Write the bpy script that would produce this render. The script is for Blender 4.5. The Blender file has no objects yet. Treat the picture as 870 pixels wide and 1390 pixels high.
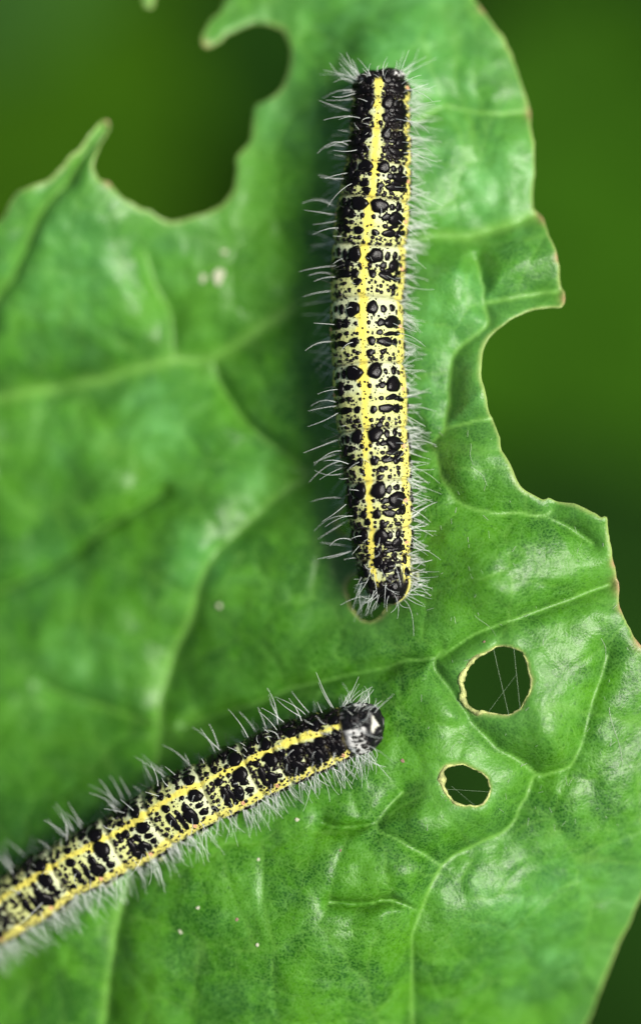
import bpy, math, random
import numpy as np
from mathutils import Matrix, Vector, Euler, Quaternion

random.seed(7)
RNG = np.random.default_rng(11)
R = math.radians
SC = bpy.context.scene
COL = SC.collection

# ------------------------------------------------------------------ camera, sky, sun, exposure
# One unit is about 5.5 mm. Sharp plane at z = 0, camera looking straight down from D.
D = 45.0
cam_data = bpy.data.cameras.new('camera')
cam = bpy.data.objects.new('camera', cam_data); COL.objects.link(cam); SC.camera = cam
cam.location = (0, 0, D); cam.rotation_euler = (0, 0, 0)
cam_data.sensor_fit = 'VERTICAL'; cam_data.sensor_height = 36.0; cam_data.sensor_width = 36.0
cam_data.lens = 36.0 * D / 13.9
cam_data.clip_start = 0.5; cam_data.clip_end = 3000
cam_data.dof.use_dof = True
cam_data.dof.focus_distance = D
APERTURE = 3.9                                  # diameter of the lens opening in units
cam_data.dof.aperture_fstop = cam_data.lens * 1e-3 / APERTURE

SUN_EL, SUN_AZ = 60.0, 6.0                     # azimuth measured from +x towards +y
world = bpy.data.worlds.new('World'); SC.world = world; world.use_nodes = True
wn = world.node_tree.nodes; wl = world.node_tree.links
sky = wn.new('ShaderNodeTexSky'); sky.sky_type = 'NISHITA'; sky.sun_disc = False
sky.sun_elevation = R(SUN_EL); sky.sun_rotation = R(90.0 - SUN_AZ)
sky.air_density = 1.0; sky.dust_density = 5.0; sky.ozone_density = 1.0
bg = wn['Background']; bg.inputs['Strength'].default_value = 0.05
wl.new(sky.outputs['Color'], bg.inputs['Color'])

sun_data = bpy.data.lights.new('sun', 'SUN'); sun_data.energy = 3.0; sun_data.angle = R(22.0)
sun_data.color = (1.0, 0.97, 0.90)
sun = bpy.data.objects.new('sun', sun_data); COL.objects.link(sun)
_d = Vector((math.cos(R(SUN_EL)) * math.cos(R(SUN_AZ)), math.cos(R(SUN_EL)) * math.sin(R(SUN_AZ)), math.sin(R(SUN_EL))))
sun.location = _d * 60
sun.rotation_euler = _d.to_track_quat('Z', 'Y').to_euler()

SC.view_settings.view_transform = 'Standard'
SC.view_settings.look = 'None'
SC.view_settings.gamma = 1.0
SC.view_settings.exposure = 1.08
SC.cycles.max_bounces = 6
SC.cycles.diffuse_bounces = 3
SC.cycles.transparent_max_bounces = 8


# ------------------------------------------------------------------ helpers
def P(px, py, z=0.0):
    """world x, y of a spot measured on the photograph, standing at height z"""
    k = (D - z) / D
    return ((px - 435) / 100.0 * k, (695 - py) / 100.0 * k)


def tag(o, label=None, cat=None, group=None, kind=None):
    if label: o['label'] = label
    if cat: o['category'] = cat
    if group: o['group'] = group
    if kind: o['kind'] = kind
    return o


def mesh_np(name, verts, faces, smooth=True):
    """faces: (n,3) or (n,4) array, or list of those arrays"""
    fl = faces if isinstance(faces, list) else [faces]
    fl = [np.asarray(f, dtype=np.int32) for f in fl if len(f)]
    me = bpy.data.meshes.new(name)
    verts = np.asarray(verts, dtype=np.float32)
    me.vertices.add(len(verts)); me.vertices.foreach_set('co', verts.ravel())
    loops = np.concatenate([f.ravel() for f in fl])
    sizes = np.concatenate([np.full(len(f), f.shape[1], dtype=np.int32) for f in fl])
    starts = np.concatenate([[0], np.cumsum(sizes)[:-1]]).astype(np.int32)
    me.loops.add(len(loops)); me.loops.foreach_set('vertex_index', loops)
    me.polygons.add(len(sizes))
    me.polygons.foreach_set('loop_start', starts)
    me.polygons.foreach_set('loop_total', sizes)
    me.polygons.foreach_set('use_smooth', np.full(len(sizes), smooth))
    me.update(calc_edges=True)
    me.validate()
    return me


def link(name, me, mat=None, parent=None, mw=None):
    o = bpy.data.objects.new(name, me)
    COL.objects.link(o)
    if mat is not None and len(me.materials) == 0: me.materials.append(mat)
    if parent is not None: o.parent = parent
    if mw is not None: o.matrix_local = mw
    return o


def fattr(me, name, vals):
    a = me.attributes.new(name, 'FLOAT', 'POINT'); a.data.foreach_set('value', np.asarray(vals, dtype=np.float32))


def cattr(me, name, rgb):
    a = me.attributes.new(name, 'FLOAT_COLOR', 'POINT')
    c = np.ones((len(rgb), 4), dtype=np.float32); c[:, :3] = rgb
    a.data.foreach_set('color', c.ravel())


def _hash(i, j, k, seed):
    h = (i * 374761393 + j * 668265263 + k * 2147483647 + seed * 1274126177) & 0x7fffffff
    h = ((h ^ (h >> 13)) * 1103515245) & 0x7fffffff
    h = ((h ^ (h >> 11)) * 12345653) & 0x7fffffff
    return ((h >> 8) & 0xffff) / 65535.0


def vnoise(x, y, z=None, seed=0):
    x = np.asarray(x, float); y = np.asarray(y, float)
    z = np.zeros_like(x) if z is None else np.asarray(z, float)
    i, j, k = np.floor(x).astype(np.int64), np.floor(y).astype(np.int64), np.floor(z).astype(np.int64)
    f = lambda t: t * t * t * (t * (6 * t - 15) + 10)
    u, v, w = f(x - i), f(y - j), f(z - k)
    out = 0
    for a in (0, 1):
        for b in (0, 1):
            for c in (0, 1):
                out = out + _hash(i + a, j + b, k + c, seed) * (u if a else 1 - u) * (v if b else 1 - v) * (w if c else 1 - w)
    return out


def fbm(x, y, z=None, seed=0, n=3):
    t, amp, tot = 0, 1.0, 0
    for o in range(n):
        t = t + amp * vnoise(np.asarray(x) * 2 ** o, np.asarray(y) * 2 ** o, None if z is None else np.asarray(z) * 2 ** o, seed + o); tot += amp; amp *= .5
    return t / tot


def catmull(pts, n=6, closed=False):
    p = np.asarray(pts, float); m = len(p); out = []
    rng = range(m) if closed else range(m - 1)
    for i in rng:
        if closed: a, b, c, d = p[(i - 1) % m], p[i], p[(i + 1) % m], p[(i + 2) % m]
        else: a, b, c, d = p[max(i - 1, 0)], p[i], p[i + 1], p[min(i + 2, m - 1)]
        for q in range(n):
            t = q / n
            out.append(.5 * (2 * b + (c - a) * t + (2 * a - 5 * b + 4 * c - d) * t * t + (3 * b - a - 3 * c + d) * t ** 3))
    if not closed: out.append(p[-1])
    return np.array(out)


def seg_dist(X, Y, poly, closed=False):
    """distance of points to a polyline"""
    p = np.asarray(poly, float)
    q = np.roll(p, -1, 0) if closed else p[1:]
    a = p if closed else p[:-1]
    best = np.full(X.shape, 1e18)
    for (ax, ay), (bx, by) in zip(a, q):
        dx, dy = bx - ax, by - ay
        L = dx * dx + dy * dy + 1e-12
        t = np.clip(((X - ax) * dx + (Y - ay) * dy) / L, 0, 1)
        d = (X - ax - t * dx) ** 2 + (Y - ay - t * dy) ** 2
        np.minimum(best, d, out=best)
    return np.sqrt(best)


def inside(X, Y, poly):
    p = np.asarray(poly, float); q = np.roll(p, -1, 0)
    c = np.zeros(X.shape, bool)
    for (ax, ay), (bx, by) in zip(p, q):
        if ay == by: continue
        m = ((ay > Y) != (by > Y)) & (X < (bx - ax) * (Y - ay) / (by - ay) + ax)
        c ^= m
    return c


# ------------------------------------------------------------------ material helpers
class N:
    def __init__(s, name):
        s.m = bpy.data.materials.new(name); s.m.use_nodes = True
        s.t = s.m.node_tree; s.n = s.t.nodes; s.l = s.t.links
        s.b = s.n['Principled BSDF']; s.out = s.n['Material Output']

    def new(s, typ, **kw):
        nd = s.n.new(typ)
        for k, v in kw.items(): setattr(nd, k, v)
        return nd

    def put(s, sock, v):
        if isinstance(v, bpy.types.NodeSocket): s.l.new(v, sock)
        elif isinstance(v, (tuple, list)): sock.default_value = (*v, 1.0) if len(v) == 3 and sock.type == 'RGBA' else v
        else: sock.default_value = v

    def mix(s, f, a, b, blend='MIX'):
        nd = s.new('ShaderNodeMix', data_type='RGBA', blend_type=blend)
        s.put(nd.inputs[0], f); s.put(nd.inputs[6], a); s.put(nd.inputs[7], b)
        return nd.outputs[2]

    def math(s, op, a, b=0.0, clamp=False):
        nd = s.new('ShaderNodeMath', operation=op, use_clamp=clamp)
        s.put(nd.inputs[0], a); s.put(nd.inputs[1], b)
        return nd.outputs[0]

    def noise(s, scale, detail=4, rough=.5, dist=0.0, vec=None):
        nd = s.new('ShaderNodeTexNoise')
        nd.inputs['Scale'].default_value = scale; nd.inputs['Detail'].default_value = detail
        nd.inputs['Roughness'].default_value = rough; nd.inputs['Distortion'].default_value = dist
        s.l.new(vec if vec is not None else s.coord(), nd.inputs['Vector'])
        return nd.outputs['Fac']

    def voro(s, scale, feature='F1', out='Distance', rnd=1.0, vec=None):
        nd = s.new('ShaderNodeTexVoronoi', feature=feature)
        nd.inputs['Scale'].default_value = scale; nd.inputs['Randomness'].default_value = rnd
        s.l.new(vec if vec is not None else s.coord(), nd.inputs['Vector'])
        return nd.outputs[out]

    def coord(s):
        if not hasattr(s, '_c'): s._c = s.new('ShaderNodeTexCoord').outputs['Object']
        return s._c

    def ramp(s, v, a, b, x=0.0, y=1.0):
        nd = s.new('ShaderNodeMapRange', interpolation_type='SMOOTHSTEP')
        s.put(nd.inputs[0], v)
        nd.inputs[1].default_value = a; nd.inputs[2].default_value = b
        nd.inputs[3].default_value = x; nd.inputs[4].default_value = y
        return nd.outputs[0]

    def attr(s, name, out='Fac'):
        nd = s.new('ShaderNodeAttribute'); nd.attribute_name = name
        return nd.outputs[out]

    def bump(s, h, strength=.3, dist=.05, prev=None):
        nd = s.new('ShaderNodeBump'); nd.inputs['Strength'].default_value = strength
        nd.inputs['Distance'].default_value = dist
        s.l.new(h, nd.inputs['Height'])
        if prev is not None: s.l.new(prev, nd.inputs['Normal'])
        return nd.outputs[0]


def simple(name, col, rough=.5, spec=.5, var=.25, scale=6.0, bump=0.0, trans=0.0, coat=0.0):
    k = N(name)
    f = k.noise(scale, 5, .6)
    c = k.mix(k.ramp(f, .3, .7), tuple(x * (1 - var) for x in col), tuple(min(1, x * (1 + var)) for x in col))
    k.put(k.b.inputs['Base Color'], c)
    k.b.inputs['Roughness'].default_value = rough
    k.b.inputs['Specular IOR Level'].default_value = spec
    k.b.inputs['Coat Weight'].default_value = coat
    if bump: k.l.new(k.bump(k.noise(scale * 4, 4, .6), bump, .05), k.b.inputs['Normal'])
    if trans:
        tr = k.new('ShaderNodeBsdfTranslucent'); k.l.new(c, tr.inputs['Color'])
        mx = k.new('ShaderNodeMixShader'); mx.inputs[0].default_value = trans
        k.l.new(k.b.outputs[0], mx.inputs[1]); k.l.new(tr.outputs[0], mx.inputs[2])
        k.l.new(mx.outputs[0], k.out.inputs['Surface'])
    return k.m


# leaf tissue
def leaf_material():
    k = N('leaf_tissue')
    vein, rim, edge, pink, lush, bloom_sheen = (k.attr(a) for a in ('vein', 'rim', 'edge', 'pink', 'lush', 'bloom_sheen'))
    big = k.noise(.75, 3, .55)
    mid = k.noise(2.6, 4, .6, .3)
    fine = k.noise(13, 6, .75)
    cell = k.voro(27)
    cell2 = k.voro(19, rnd=1.0)
    warp = k.new('ShaderNodeVectorMath', operation='MULTIPLY_ADD')
    wn_ = k.new('ShaderNodeTexNoise'); wn_.inputs['Scale'].default_value = 3.0; k.l.new(k.coord(), wn_.inputs['Vector'])
    k.l.new(wn_.outputs['Color'], warp.inputs[0]); warp.inputs[1].default_value = (.22, .22, 0); k.l.new(k.coord(), warp.inputs[2])
    flatv = k.new('ShaderNodeVectorMath', operation='MULTIPLY'); k.l.new(warp.outputs[0], flatv.inputs[0]); flatv.inputs[1].default_value = (1, 1, 0)
    net = k.voro(2.9, 'DISTANCE_TO_EDGE', vec=flatv.outputs[0])
    net2 = k.voro(8.5, 'DISTANCE_TO_EDGE', vec=flatv.outputs[0])
    c = k.mix(k.ramp(k.math('ADD', k.math('MULTIPLY', mid, .6), k.math('MULTIPLY', big, .4)), .42, .58), (.005, .066, .0002), (.044, .190, .0005))
    c = k.mix(k.math('MULTIPLY', k.ramp(big, .45, .7), .6), c, (.078, .265, .003))
    c = k.mix(k.math('MULTIPLY', lush, .95), c, (.026, .128, .0001))
    # grain of the cells and of the wax
    c = k.mix(k.math('MULTIPLY', k.ramp(cell, .30, .60), .45), c, (.095, .28, .030))
    c = k.mix(k.math('MULTIPLY', k.ramp(fine, .54, .68), .45), c, (.12, .31, .06))
    c = k.mix(k.math('MULTIPLY', k.ramp(fine, .48, .34), .75), c, (.012, .085, .0005))
    patch = k.ramp(k.noise(1.1, 4, .6), .35, .6)
    c = k.mix(k.math('MULTIPLY', k.math('MULTIPLY', k.ramp(net, .026, .0), patch), .34), c, (.15, .36, .05))
    c = k.mix(k.math('MULTIPLY', k.math('MULTIPLY', k.ramp(net2, .05, .0), patch), .22), c, (.13, .33, .05))
    # waxy coating, with some glossy sheen painted in as pale colour
    wax = k.math('MULTIPLY', k.ramp(k.noise(1.6, 6, .7, .6), .46, .68), k.math('ADD', .10, k.math('MULTIPLY', bloom_sheen, .75)))
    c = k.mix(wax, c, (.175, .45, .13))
    c = k.mix(k.math('MULTIPLY', bloom_sheen, .55), c, (.100, .35, .085))
    # crumbs and brush marks in the wax
    crumb = k.math('MULTIPLY', k.ramp(k.noise(38, 3, .7), .62, .72), k.ramp(k.noise(2.2, 3, .6), .42, .62))
    c = k.mix(k.math('MULTIPLY', crumb, .55), c, (.24, .42, .18))
    dots = k.math('MULTIPLY', k.ramp(k.voro(30), .22, .10), k.ramp(k.noise(3.1, 3, .6), .45, .65))
    c = k.mix(k.math('MULTIPLY', dots, .5), c, (.085, .23, .004))
    c = k.mix(k.math('MULTIPLY', edge, .55), c, (.115, .31, .060))
    c = k.mix(k.math('MULTIPLY', vein, .62), c, (.19, .42, .07))
    c = k.mix(k.math('MULTIPLY', rim, .75), c, (.36, .46, .14))
    c = k.mix(k.math('MULTIPLY', pink, .85), c, (.42, .23, .14))
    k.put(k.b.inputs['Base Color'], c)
    rr = k.math('ADD', k.ramp(k.noise(5, 4, .6), .35, .65, .31, .41), k.math('MULTIPLY', fine, .08))
    k.put(k.b.inputs['Roughness'], rr)
    k.b.inputs['Specular IOR Level'].default_value = .40
    b1 = k.bump(k.noise(3.2, 2, .4), .22, .07)
    b2 = k.bump(k.math('ADD', k.math('MULTIPLY', cell, 1.2), k.math('MULTIPLY', cell2, .15)), .16, .020, b1)
    b2 = k.bump(k.math('MINIMUM', k.ramp(net, .0, .07), k.ramp(net2, -.06, .07)), .07, .03, b2)
    b3 = k.bump(fine, .24, .022, b2)
    k.l.new(b3, k.b.inputs['Normal'])
    tr = k.new('ShaderNodeBsdfTranslucent'); k.l.new(k.mix(.5, c, (.08, .36, .004)), tr.inputs['Color'])
    mx = k.new('ShaderNodeMixShader'); mx.inputs[0].default_value = .22
    k.l.new(k.b.outputs[0], mx.inputs[1]); k.l.new(tr.outputs[0], mx.inputs[2])
    k.l.new(mx.outputs[0], k.out.inputs['Surface'])
    return k.m


def skin_material():
    k = N('caterpillar_skin')
    c = k.attr('skin', 'Color')
    f = k.noise(22, 4, .65)
    c = k.mix(k.math('MULTIPLY', k.ramp(f, .55, .75), .35), c, (.93, .93, .78), 'MULTIPLY')
    c = k.mix(k.math('MULTIPLY', k.ramp(f, .40, .25), .45), c, (.70, .72, .45), 'MULTIPLY')
    k.put(k.b.inputs['Base Color'], c)
    k.b.inputs['Roughness'].default_value = .40
    k.b.inputs['Specular IOR Level'].default_value = .15
    b = k.bump(k.noise(30, 4, .6), .35, .02)
    k.l.new(k.bump(k.voro(24), .3, .02, b), k.b.inputs['Normal'])
    return k.m


M_LEAF = leaf_material()
M_SKIN = skin_material()
M_VEIN = simple('leaf_vein', (.12, .29, .04), .45, .5, .25, 5, .2, .15)
M_RIM = simple('scarred_leaf_edge', (.42, .46, .16), .5, .4, .5, 9, .5, .15)
M_BLACK = simple('black_tubercle', (.003, .0025, .0028), .13, .15, .5, 30, .12)
M_SPOT = simple('black_spot', (.006, .004, .004), .3, .22, .5, 30)
M_HAIR = simple('pale_hair', (.84, .88, .84), .35, .5, .15, 3, 0, .35)
M_HAIR_DARK = simple('dark_hair', (.02, .022, .018), .35, .5, .3, 3)
M_LEG = simple('leg_skin', (.30, .34, .17), .5, .4, .3, 8, .2)
M_LEG_BLACK = simple('jointed_leg_black', (.02, .018, .018), .35, .5, .3, 8)
M_SPIR = simple('spiracle_brown', (.55, .30, .16), .45, .5, .2, 10)
M_SILK = simple('silk', (.46, .58, .40), .3, .5, .1, 3, 0, .35)
M_FLAKE = simple('pale_flake', (.34, .36, .24), .5, .5, .2, 8, .3)
M_FRASS = simple('brown_speck', (.20, .13, .09), .6, .4, .4, 14, .4)

# ------------------------------------------------------------------ the leaf's shape
CTRL = [  # (px, py, height): right middle stands at the sharp plane, the left and the top fall away
    (650, 800, .0), (740, 760, .0), (820, 820, -.05), (700, 1000, .0), (800, 1000, -.1), (860, 950, -.25),
    (560, 1120, -.05), (470, 1180, -.10), (420, 1250, -.12), (330, 1230, -.30), (560, 1270, -.25), (570, 1000, -.05),
    (660, 1230, -.75), (740, 1180, -.55), (800, 1250, -.95), (850, 1120, -.55), (850, 1220, -1.05), (700, 1330, -1.3),
    (560, 700, -.38), (580, 620, -.35), (650, 640, -.05), (620, 560, -.25), (570, 450, -.65), (630, 470, -.35), (600, 330, -.85), (700, 390, -.45),
    (650, 250, -.95), (700, 180, -1.0), (650, 80, -1.25), (560, 120, -1.05), (480, 30, -1.7), (330, 20, -2.0),
    (515, 130, -.95), (505, 300, -.98), (499, 420, -.98), (502, 550, -.95), (515, 690, -.85), (527, 780, -.92), (480, 800, -1.1), (560, 850, -.28), (500, 870, -.55),
    (430, 620, -1.35), (430, 400, -1.45), (420, 220, -1.6), (400, 100, -1.9), (400, 760, -1.25), (420, 880, -.95),
    (330, 250, -1.9), (300, 420, -2.0), (300, 600, -1.95), (280, 770, -1.75), (330, 880, -1.45),
    (200, 300, -1.8), (140, 200, -1.5), (60, 320, -1.75), (80, 450, -2.2), (150, 600, -2.4), (100, 800, -2.5), (180, 950, -2.2), (250, 1000, -1.8),
    (50, 1080, -2.2), (470, 985, -.62), (410, 1015, -.72), (320, 1062, -.82), (255, 1088, -.86), (165, 1146, -1.0), (97, 1180, -1.25), (20, 1228, -1.65),
    (440, 1080, -.30), (350, 1140, -.45), (200, 1230, -.75), (120, 1290, -1.1), (250, 1330, -.75), (430, 1390, -.5), (100, 1390, -1.5), (-50, 1300, -2.1),
    (-150, 1370, -2.6), (-120, 1000, -3.0), (-150, 700, -3.1), (-180, 500, -2.8), (250, 1600, -1.8), (550, 1550, -1.8), (700, 1500, -2.1), (0, 1600, -2.6),
    (450, -100, -2.4), (640, 0, -1.5), (900, 1000, -.5), (290, -60, -2.3),
]
_cx = np.array([((c[0] - 435) / 100, (695 - c[1]) / 100) for c in CTRL]); _cz = np.array([c[2] for c in CTRL])


def _tps(r2): return np.where(r2 > 1e-12, .5 * r2 * np.log(np.maximum(r2, 1e-12)), 0)


_n = len(_cx)
_K = _tps(((_cx[:, None] - _cx[None]) ** 2).sum(-1)) + np.eye(_n) * .25
_Q = np.hstack([np.ones((_n, 1)), _cx])
_A = np.zeros((_n + 3, _n + 3)); _A[:_n, :_n] = _K; _A[:_n, _n:] = _Q; _A[_n:, :_n] = _Q.T
_W = np.linalg.solve(_A, np.concatenate([_cz, np.zeros(3)]))


def base_h(x, y):
    x = np.asarray(x, float); y = np.asarray(y, float)
    out = _W[_n] + _W[_n + 1] * x + _W[_n + 2] * y
    for (a, b), w in zip(_cx, _W[:_n]): out = out + w * _tps((x - a) ** 2 + (y - b) ** 2)
    return out


def to_xy(pts):
    out = []
    for px, py in pts:
        x, y = P(px, py); z = float(base_h(x, y)); out.append(P(px, py, z))
    return np.array(out)


OUTLINE = [(-330, 500), (-250, 420), (-120, 360), (-40, 322), (0, 300), (13, 279), (24, 262), (46, 252), (67, 243), (85, 225), (97, 210), (107, 203), (118, 188), (130, 172),
    (140, 162), (147, 162), (150, 169), (146, 180), (138, 194), (132, 210), (129, 222), (130, 236), (137, 246), (148, 248), (155, 256), (168, 269), (180, 276), (190, 283),
    (203, 286), (217, 296), (235, 301), (256, 297), (281, 291), (297, 282), (313, 266), (318, 250), (321, 227), (320, 216), (327, 204), (339, 193), (342, 174), (344, 151), (347, 145),
    (350, 142), (364, 136), (378, 122), (387, 110), (393, 92), (394, 69), (388, 48), (373, 35), (350, 32), (332, 36), (316, 45), (302, 55), (288, 65), (279, 66), (274, 59), (277, 44), (286, 27), (297, 18),
    (305, 2), (312, -20), (300, -50), (250, -50), (214, -14), (207, 9), (196, 8), (190, -20), (180, -70), (230, -150), (400, -200), (560, -130), (622, -50),
    (644, 0), (663, 24), (685, 55), (698, 84), (709, 117), (717, 139), (721, 152), (720, 168), (724, 196), (725, 228), (723, 263), (724, 282), (736, 294), (742, 316), (753, 339), (758, 361),
    (761, 386), (767, 397), (766, 411), (761, 418), (746, 417), (724, 421), (703, 429), (685, 440), (669, 453), (660, 465), (655, 483), (653, 507), (657, 528), (662, 554), (674, 581), (680, 605),
    (682, 614), (694, 634), (702, 655), (719, 669), (737, 678), (744, 675), (756, 680), (777, 684), (799, 693), (814, 703), (821, 702), (825, 723), (829, 744), (832, 765), (837, 783), (840, 795),
    (841, 822), (848, 841), (860, 864), (869, 876), (885, 895), (905, 950), (920, 1040), (910, 1120), (890, 1178), (870, 1218), (852, 1258), (833, 1300), (815, 1345), (795, 1392), (740, 1500),
    (620, 1640), (400, 1760), (150, 1750), (-80, 1640), (-220, 1480), (-290, 1200), (-340, 900), (-350, 650)]
HOLE_BIG = [(676, 877), (692, 878), (706, 884), (713, 896), (717, 910), (720, 926), (718, 940), (712, 951), (701, 963), (687, 970), (671, 969), (656, 967), (648, 969), (637, 963), (629, 949), (627, 935), (627, 919), (634, 903), (646, 892), (660, 884)]
HOLE_SMALL = [(602, 1042), (616, 1038), (631, 1038), (644, 1043), (656, 1048), (663, 1061), (663, 1076), (649, 1091), (632, 1092), (615, 1088), (604, 1075), (599, 1061)]
HOLE_TAIL = [(500, 775), (484, 779), (472, 790), (469, 803), (474, 822), (484, 836), (498, 843), (512, 840), (521, 831), (530, 812), (530, 788), (516, 776)]
HOLE_SIDE = [(478, 682), (463, 690), (456, 704), (459, 719), (473, 730), (492, 730), (505, 718), (506, 700), (495, 685)]


def jag(poly, amp, seed):
    p = poly.copy(); t = np.roll(p, -1, 0) - np.roll(p, 1, 0)
    nrm = np.stack([-t[:, 1], t[:, 0]], 1) / (np.linalg.norm(t, axis=1, keepdims=True) + 1e-9)
    s = np.concatenate([[0], np.cumsum(np.linalg.norm(np.diff(p, axis=0), axis=1))])
    return p + nrm * ((fbm(s * 7, s * 0 + .5, seed=seed) - .5) * amp)[:, None]


OUT_XY = jag(catmull(to_xy(OUTLINE), 4, True), .045, 3)
HOLES = [jag(catmull(to_xy(h), 4, True), a, 5 + i) for i, (h, a) in enumerate([(HOLE_BIG, .05), (HOLE_SMALL, .06), (HOLE_TAIL, .05), (HOLE_SIDE, .05)])]

VEINS = [  # (points on the photograph, crease strength, half width of the pale line)
    ([(-340, 620), (-100, 560), (0, 540), (60, 528), (140, 512), (232, 488), (285, 485), (340, 455), (400, 415), (440, 392), (520, 350), (570, 326), (640, 318), (690, 305), (728, 291)], 1.0, .072),
    ([(285, 485), (310, 540), (350, 590), (420, 640)], .6, .025),
    ([(120, 1560), (150, 1300), (190, 1130), (205, 1060), (215, 1000), (225, 920), (255, 850), (282, 770), (340, 705), (400, 660), (450, 620)], .9, .052),
    ([(250, 985), (330, 962), (400, 935), (500, 915), (570, 895), (605, 885), (650, 860), (700, 838), (770, 815), (832, 792)], .5, .015),
    ([(530, 600), (585, 602), (600, 640), (622, 680), (650, 690), (690, 696), (735, 699), (752, 690)], 1.0, .020),
    ([(585, 602), (605, 583), (635, 575), (668, 569)], .75, .020),
    ([(738, 699), (765, 715), (800, 737)], .5, .014),
    ([(660, 414), (660, 440), (613, 482), (607, 540), (600, 588)], .8, .030),
    ([(660, 414), (700, 402), (757, 396)], .8, .030),
    ([(660, 414), (652, 380), (646, 352)], .6, .02),
    ([(560, 160), (600, 145), (640, 152), (680, 156), (715, 150)], .8, .025),
    ([(640, 977), (663, 1007), (695, 1030), (730, 1055), (757, 1047), (778, 1035), (788, 1000), (802, 955), (825, 890)], .7, .016),
    ([(730, 1055), (705, 1095), (685, 1130), (640, 1148), (600, 1175), (571, 1240), (559, 1300), (562, 1430)], .95, .018),
    ([(600, 1175), (555, 1145), (510, 1116), (545, 1075)], .8, .012),
    ([(510, 1116), (470, 1124), (440, 1119)], .35, .006),
    ([(445, 1226), (498, 1226), (529, 1221), (571, 1236)], .3, .006),
    ([(605, 885), (592, 902), (607, 930), (638, 972)], .45, .016),
    ([(-60, 520), (0, 400), (30, 340), (65, 275), (105, 225), (140, 172)], .3, .06),
    ([(200, 340), (212, 385), (230, 430), (234, 486)], .7, .02),
    ([(-100, 830), (0, 800), (80, 765), (160, 705), (225, 670)], .4, .02),
    ([(60, 930), (140, 960), (215, 985)], .5, .02),
]
def wander(p, seed):
    s_ = np.concatenate([[0], np.cumsum(np.linalg.norm(np.diff(p, axis=0), axis=1))])
    return p + .16 * np.stack([fbm(s_ * 2.2, s_ * 0 + .3, seed=seed) - .5, fbm(s_ * 2.2, s_ * 0 + .7, seed=seed + 9) - .5], 1)


VXY = [(wander(catmull(to_xy(v), 6), 300 + i), s, w) for i, (v, s, w) in enumerate(VEINS)]
BUMPS = [(690, 187, 26, .10), (620, 620, 60, .10), (660, 1000, 40, .05), (760, 1000, 40, .06), (650, 1110, 40, .10), (560, 1170, 45, .06), (480, 1170, 50, .08), (640, 1250, 75, .22),
         (700, 860, 50, .04), (660, 760, 80, .10), (590, 380, 40, .10), (700, 360, 40, .10), (640, 540, 30, .08), (150, 430, 70, .12), (330, 400, 60, .10), (190, 590, 80, .14), (250, 720, 60, .14), (110, 720, 60, .12), (140, 880, 70, .14), (300, 580, 50, .1), (380, 560, 50, .1)]
for _x, _y, _r in [(768, 992, 42), (590, 1182, 38), (560, 1245, 45), (668, 1112, 42), (625, 962, 26), (565, 1140, 40), (275, 772, 50), (210, 385, 40), (720, 560, 10), (700, 137, 30), (645, 370, 34), (600, 300, 40), (745, 1245, 60), (835, 735, 30), (150, 640, 45), (700, 800, 40), (640, 640, 30), (600, 1110, 30), (540, 60, 60), ]:
    BUMPS.append((_x - .7 * _r, _y, _r, .33 * _r / 100))
WP = RNG.uniform([-8, -11], [6, 10], (420, 2))


def blade_h(x, y, full=True):
    h = base_h(x, y)
    d = np.full(np.shape(x), 9.0)
    for poly, s, w in VXY: np.minimum(d, seg_dist(x, y, poly[::2] if len(poly) % 2 else np.vstack([poly[::2], poly[-1:]])) / s, out=d)
    h = h + .24 * (1 - np.exp(-(d / .30) ** 1.15)) - .15
    for px, py, r, a in BUMPS:
        bx, by = P(px, py); h = h + a * np.exp(-((x - bx) ** 2 + (y - by) ** 2) / (r / 100) ** 2)
    wx = x + .25 * (fbm(x * 1.5, y * 1.5, seed=31) - .5); wy = y + .25 * (fbm(x * 1.5, y * 1.5, seed=37) - .5)
    f1 = np.full(np.shape(x), 1e9); f2 = f1.copy()
    for ax, ay in WP:
        q = np.hypot(wx - ax, wy - ay)
        f2 = np.where(q < f1, f1, np.minimum(f2, q)); f1 = np.minimum(f1, q)
    e = f2 - f1
    h = h + .026 * (1 - np.exp(-e / .11)) * (1 - np.exp(-d / .2))
    h = h + .19 * (fbm(x * 1.35, y * 1.35, seed=1) - .5) + .022 * (fbm(x * 5, y * 5, seed=9) - .5)
    return h, d, e


GH = .034
gx = np.arange(-8.2, 5.7, GH); gy = np.arange(-11.2, 9.8, GH)
GX, GY = np.meshgrid(gx, gy)
phi = seg_dist(GX, GY, OUT_XY, True)
phi = np.where(inside(GX, GY, OUT_XY), -phi, phi)
hole_d = np.full(GX.shape, 9.0)
for hp in HOLES:
    dd = seg_dist(GX, GY, hp, True); ii = inside(GX, GY, hp)
    hole_d = np.minimum(hole_d, dd)
    phi = np.maximum(phi, np.where(ii, dd, -dd))
phi = np.where(np.abs(phi) < GH * .04, -GH * .04, phi)


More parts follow.
